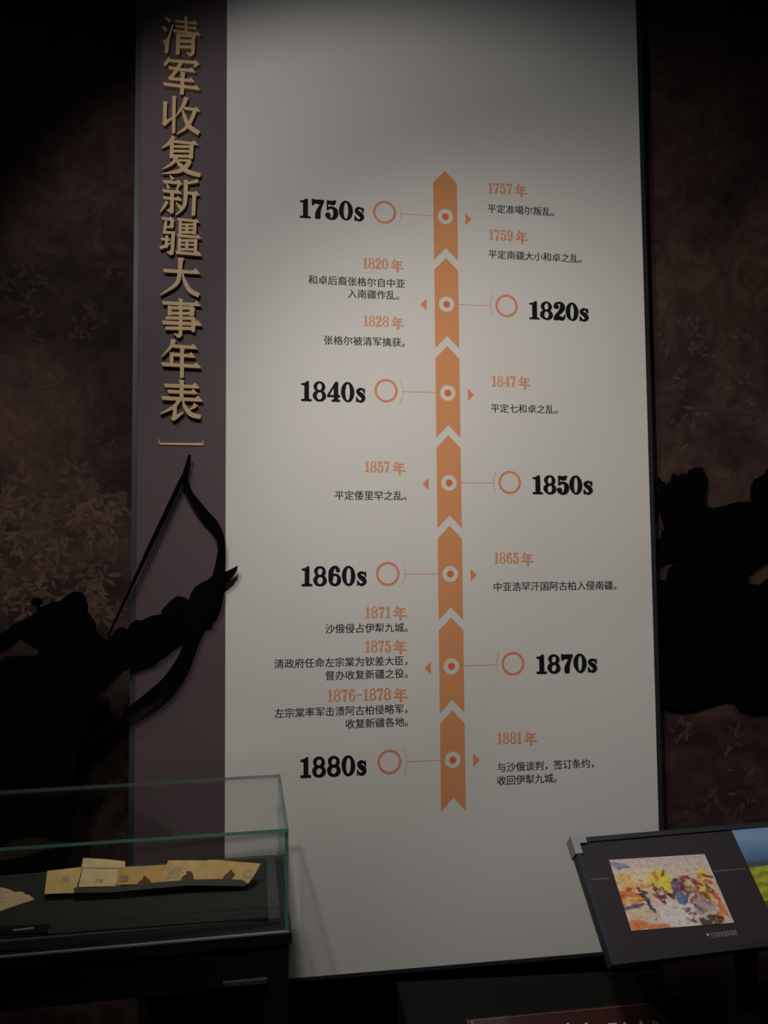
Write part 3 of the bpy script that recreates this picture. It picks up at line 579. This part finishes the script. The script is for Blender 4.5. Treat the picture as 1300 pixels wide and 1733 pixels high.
for a, b_ in (((1000,1488),(1033,1486)), ((1208,1474.5),(1262,1470))):
    p, q = dpt(*a), dpt(*b_); w_ = e2*.0011
    MB().hull([p-w_-n_d*.002, q-w_-n_d*.002, q+w_-n_d*.002, p+w_-n_d*.002], [p-w_-n_d*.001, q-w_-n_d*.001, q+w_-n_d*.001, p+w_-n_d*.001]).build('gold_line', mat('dull_gold_line', (.2, .14, .09), .5), desk)
def vcol_mat(name, rough=.4):
    M = bpy.data.materials.new(name); M.use_nodes = True; nt = M.node_tree; b = nt.nodes['Principled BSDF']; b.inputs['Roughness'].default_value = rough
    a = nt.nodes.new('ShaderNodeAttribute'); a.attribute_name = 'paint'; nt.links.new(a.outputs['Color'], b.inputs['Base Color']); return M
def picture(name, quad, nu, nv, fn, label):
    A, B, C, D_ = [dpt(*p)-n_d*.0009 for p in quad]       # flat print: a grid of paint dabs, each with its own colour
    vs, fs = [], []
    for j in range(nv+1):
        for i in range(nu+1):
            u, v = i/nu, j/nv; vs.append(A.lerp(B, u).lerp(D_.lerp(C, u), v))
    fs = [(j*(nu+1)+i, (j+1)*(nu+1)+i, (j+1)*(nu+1)+i+1, j*(nu+1)+i+1) for j in range(nv) for i in range(nu)]
    mb = MB(); mb.add(vs, fs); o = mb.build(name, vcol_mat(name+'_paint'), desk, label=label)
    at = o.data.color_attributes.new('paint', 'FLOAT_COLOR', 'POINT')
    for j in range(nv+1):
        for i in range(nu+1): at.data[j*(nu+1)+i].color = (*fn(i/nu, j/nv), 1)
    return o
def mixc(a, b_, t): t = max(0, min(1, t)); return tuple(a[k]+(b_[k]-a[k])*t for k in range(3))
DABS = []                                 # (u, v, ru, rv, angle, colour, softness)
def dab(u, v, ru, rv, an, c, so=.5): DABS.append((u, v, ru, rv, math.cos(an), math.sin(an), c, so))
rs = random.Random(3)
dab(.2,.22,.26,.1,0,(.75,.62,.5)); dab(.12,.3,.14,.12,0,(.85,.5,.18)); dab(.3,.3,.16,.14,0,(.85,.66,.4)); dab(.06,.08,.12,.05,.2,(.3,.26,.42)); dab(.12,.12,.1,.02,.1,(.22,.2,.36))
dab(.1,.52,.18,.09,0,(.75,.16,.04)); dab(.2,.42,.2,.04,-.1,(.9,.35,.08)); dab(.14,.6,.1,.05,0,(.8,.3,.05)); dab(.1,.68,.14,.035,-.1,(.12,.06,.16))
dab(.08,.93,.12,.09,0,(.8,.22,.05)); dab(.12,.8,.1,.05,0,(.72,.55,.42)); dab(.3,.98,.2,.05,0,(.75,.2,.05))
dab(.43,.32,.12,.15,.2,(.85,.68,.06)); dab(.5,.42,.06,.14,0,(.85,.7,.05)); dab(.4,.28,.03,.08,0,(.75,.25,.05)); dab(.48,.24,.02,.06,.3,(.2,.06,.03))
dab(.5,.85,.22,.2,0,(.82,.76,.74)); dab(.42,.72,.12,.1,.3,(.75,.68,.62)); dab(.62,.74,.08,.1,0,(.7,.66,.68))
for u, v, c in ((.24,.58,(.03,.04,.1)), (.26,.7,(.03,.05,.12)), (.22,.5,(.04,.04,.08))): dab(u, v, .025, .1, -.1, c, .3)
dab(.24,.5,.05,.02,.3,(.03,.04,.1),.3)
for u, v in ((.36,.5),(.4,.56),(.44,.5),(.48,.58),(.52,.55),(.38,.62)): dab(u, v, .022, .07, rs.uniform(-.4,.4), rs.choice(((.25,.05,.04),(.08,.07,.2),(.3,.12,.06))), .4)
dab(.58,.42,.055,.1,.1,(.08,.08,.22),.4); dab(.58,.6,.06,.13,0,(.1,.17,.36),.4); dab(.6,.36,.04,.04,0,(.1,.05,.08),.4); dab(.64,.55,.03,.12,-.1,(.6,.58,.6),.4)
for i in range(16): dab(rs.uniform(.64,.86), rs.uniform(.3,.5), .022, .04, rs.uniform(-1,1), rs.choice(((.3,.06,.04),(.6,.28,.1),(.12,.05,.07),(.7,.4,.2))), .4)
for i in range(14): dab(rs.uniform(.62,.86), rs.uniform(.5,.72), .03, .06, rs.uniform(.2,1), rs.choice(((.28,.07,.04),(.1,.08,.16),(.5,.36,.28),(.35,.2,.14))), .4)
dab(.84,.52,.035,.17,-.25,(.85,.75,.06),.3); dab(.9,.3,.06,.1,0,(.85,.62,.08),.4); dab(.95,.4,.03,.1,-.2,(.75,.5,.3),.4)
dab(.93,.6,.035,.14,-.2,(.7,.06,.04),.4); dab(.95,.8,.04,.13,-.15,(.8,.2,.06),.4); dab(.9,.9,.04,.08,0,(.7,.22,.06),.4); dab(.99,.9,.02,.1,0,(.6,.5,.45),.4)
dab(.8,.95,.14,.09,0,(.06,.035,.04),.3); dab(.78,.75,.12,.05,.5,(.45,.4,.5),.4); dab(.72,.8,.05,.06,0,(.5,.32,.25),.4)
for i in range(14): dab(rs.uniform(.56,.74), rs.uniform(.74,.97), .018, .04, rs.uniform(-1,1), rs.choice(((.3,.12,.07),(.62,.55,.6),(.16,.12,.22),(.55,.35,.25))), .4)
for i in range(26): dab(rs.uniform(.34, .9), rs.uniform(.4, .66), rs.uniform(.012, .03), rs.uniform(.04, .09), rs.uniform(-.5, .5), rs.choice(((.10,.03,.04),(.05,.05,.13),(.28,.07,.04),(.16,.09,.06),(.42,.2,.1))), .35)
for i in range(16): dab(rs.uniform(.6, .98), rs.uniform(.28, .42), .03, .035, rs.uniform(-1, 1), rs.choice(((.75,.3,.08),(.62,.18,.08),(.8,.5,.2),(.3,.08,.08))), .4)
for i in range(12): dab(rs.uniform(.0, .2), rs.uniform(.42, .64), .06, .02, rs.uniform(-.3, .3), rs.choice(((.85,.45,.08),(.6,.08,.03),(.9,.6,.2),(.35,.05,.06))), .5)
for i in range(60): dab(rs.random(), rs.uniform(.3,1), .012, .02, rs.uniform(-1.5,1.5), rs.choice(((.85,.6,.4),(.5,.14,.06),(.3,.25,.4),(.8,.7,.6),(.7,.4,.1))), .6)
def paint(u, v):
    c = mixc((.62,.52,.5), (.74,.6,.48), v*3); c = mixc(c, (.72,.58,.46), v)
    for a, b_, ru, rv, cs, sn, cc, so in DABS:
        x, y = u-a, v-b_; xr, yr = (x*cs+y*sn)/ru, (-x*sn+y*cs)/rv; r = xr*xr+yr*yr
        if r < 1: c = mixc(c, cc, min(1, (1-r)/so)*.9)
    j = rs.uniform(.8, 1.15); return tuple(max(0, q*j) for q in c)
from mathutils import noise as mn
def paint_w(u, v):
    q = Vector((u*9, v*9, 0)); a = mn.noise_vector(q); b2 = mn.noise_vector(q*3.1); 
    c = paint(u+.028*a.x+.016*b2.x, v+.034*a.y+.018*b2.y)
    k = 1+.15*mn.noise(Vector((u*34, v*26, 3)))+.2*mn.noise(Vector((u*70, v*55, 8)))
    h = mn.noise(Vector((u*22, v*20, 5)))
    c = tuple(x*k for x in c); c = mixc(c, (.8, .62, .38), max(0, h)*.3) if h > 0 else mixc(c, (.2, .07, .07), -h*.4)
    return tuple(max(0, min(1, (x-.03)*1.2)) for x in c)
picture('painting_print', [(1031,1455),(1193,1445),(1243,1561),(1069,1575)], 130, 96, paint_w, 'bright oil painting of a crowd at sunset')
def meadow(u, v):
    n = math.sin(u*37+v*11)*.5+math.sin(u*91-v*23)*.3
    if v < .34: c = mixc((.22,.36,.55), (.07,.14,.34), (v-.1)*4); c = mixc(c, (.55,.48,.45), (1-((u-.38)/.12)**2-((v-.12)/.1)**2) if abs(u-.38) < .2 else 0)
    elif v < .4: c = (.07, .11, .08)
    elif v < .72: c = mixc((.26,.28,.03), (.5,.52,.04), .5+.5*math.sin(v*62+n*2))
    else: c = mixc((.13,.10,.03), (.09,.06,.03), (v-.72)*4+n*.2)
    return tuple(q*rs.uniform(.9, 1.1) for q in c)
mtl = dpt(1239, 1406); du_ = (mtl-TL).dot(e1); dv_ = FW+.001
def proj_px(P):
    q = P-CAM; return 650+F_PX*q.dot(RX)/q.dot(FX), 866.5-F_PX*q.dot(UX)/q.dot(FX)
picture('meadow_photo', [proj_px(duv(a, b_)) for a, b_ in ((du_, dv_), (WD-FW-.002, dv_), (WD-FW-.002, .26), (du_, .26))], 90, 60, meadow, 'photo print of blue sky over a yellow green meadow')
v, fc = text_points('左宗棠收复新疆图')
p0 = dpt(1204, 1586.5); wid = (dpt(1250, 1582)-p0).length; kk = wid/8.0
MB().add([p0+e1*(a*kk)-e2*(b*kk*1.5)-n_d*.0012 for a, b, _ in v], fc).build('caption_lettering', mat('grey_print', (.3,.3,.3), .6), desk)
p = dpt(1198.5, 1581.5)
MB().hull([p+e1*(.0022*math.cos(t*.628))+e2*(.003*math.sin(t*.628))-n_d*.002 for t in range(10)], [p+e1*(.0022*math.cos(t*.628))+e2*(.003*math.sin(t*.628))-n_d*.0011 for t in range(10)]).build('caption_dot', mat('white_dot', (.7,.7,.7), .6), desk)
pc = duv(.40, HD*.55, -.026)
MB().box((pc.x-.03, pc.y-.02, .02), (pc.x+.03, pc.y+.02, pc.z+.012)).build('post', M_cab, desk)
pc = duv(.72, HD*.55, -.026)
MB().box((pc.x-.03, pc.y-.02, .02), (pc.x+.03, pc.y+.02, pc.z+.012)).build('post', M_cab, desk)
MB().box((TL.x+.34, -.62, 0), (TL.x+.85, -.22, .02)).build('base_plate', M_cab, desk)

# ------------------------------------------------------------------ dark green plinth with the red notice
PA = Vector((0, -.02, .455)); n_g = Vector((0, -.62, .785)).normalized()
def gp(px, py, off=0): return on_plane(px, py, PA+n_g*off, n_g)
a, b_, c, d_ = gp(672, 1662), gp(1125, 1640), gp(1128, 1960), gp(742, 1960)
pl = thing('sloping_plinth', ((a.x+b_.x)/2, -.3, 0), 'low dark green sloping plinth on the floor under the white panel', 'plinth')
MB().hull([(q.x, q.y, 0) for q in (d_, c, b_, a)], [d_, c, b_, a]).build('body', M_green, pl)
M_redb = mat('deep_red_board', (.055, .014, .012), .4); M_bord = mat('pink_gold_border', (.22, .12, .095), .45)
q1, q2, q3, q4 = gp(788, 1726, .02), gp(1103, 1695, .02), gp(1200, 1800, .02), gp(840, 1850, .02)
rn = thing('red_notice', tuple(q1), 'dark red notice with a pale border and white characters, at the bottom of the photo', 'sign')
MB().hull([q-n_g*.018 for q in (q4, q3, q2, q1)], [q4, q3, q2, q1]).build('board', M_redb, rn)
cc_ = (q1+q2+q3+q4)/4
for a, b_ in ((q1, q2), (q2, q3), (q3, q4), (q4, q1)):
    ai, bi = a+(cc_-a).normalized()*.012, b_+(cc_-b_).normalized()*.012; ai2, bi2 = a+(cc_-a).normalized()*.018, b_+(cc_-b_).normalized()*.018
    MB().hull([ai, bi, bi2, ai2], [q+n_g*.0012 for q in (ai, bi, bi2, ai2)]).build('border_strip', M_bord, rn)
v, fc = text_points('请勿跨越', .01)
xs = [p[0] for p in v]; t0, t1 = gp(940, 1772, .0205), gp(1130, 1766, .0205); ex = (t1-t0)/(max(xs)-min(xs)); ey = n_g.cross(ex)
MB().add([t0+ex*(a-min(xs))+ey*(b-.1) for a, b, _ in v], fc).build('lettering', mat('white_type', (.6, .6, .58), .5), rn)
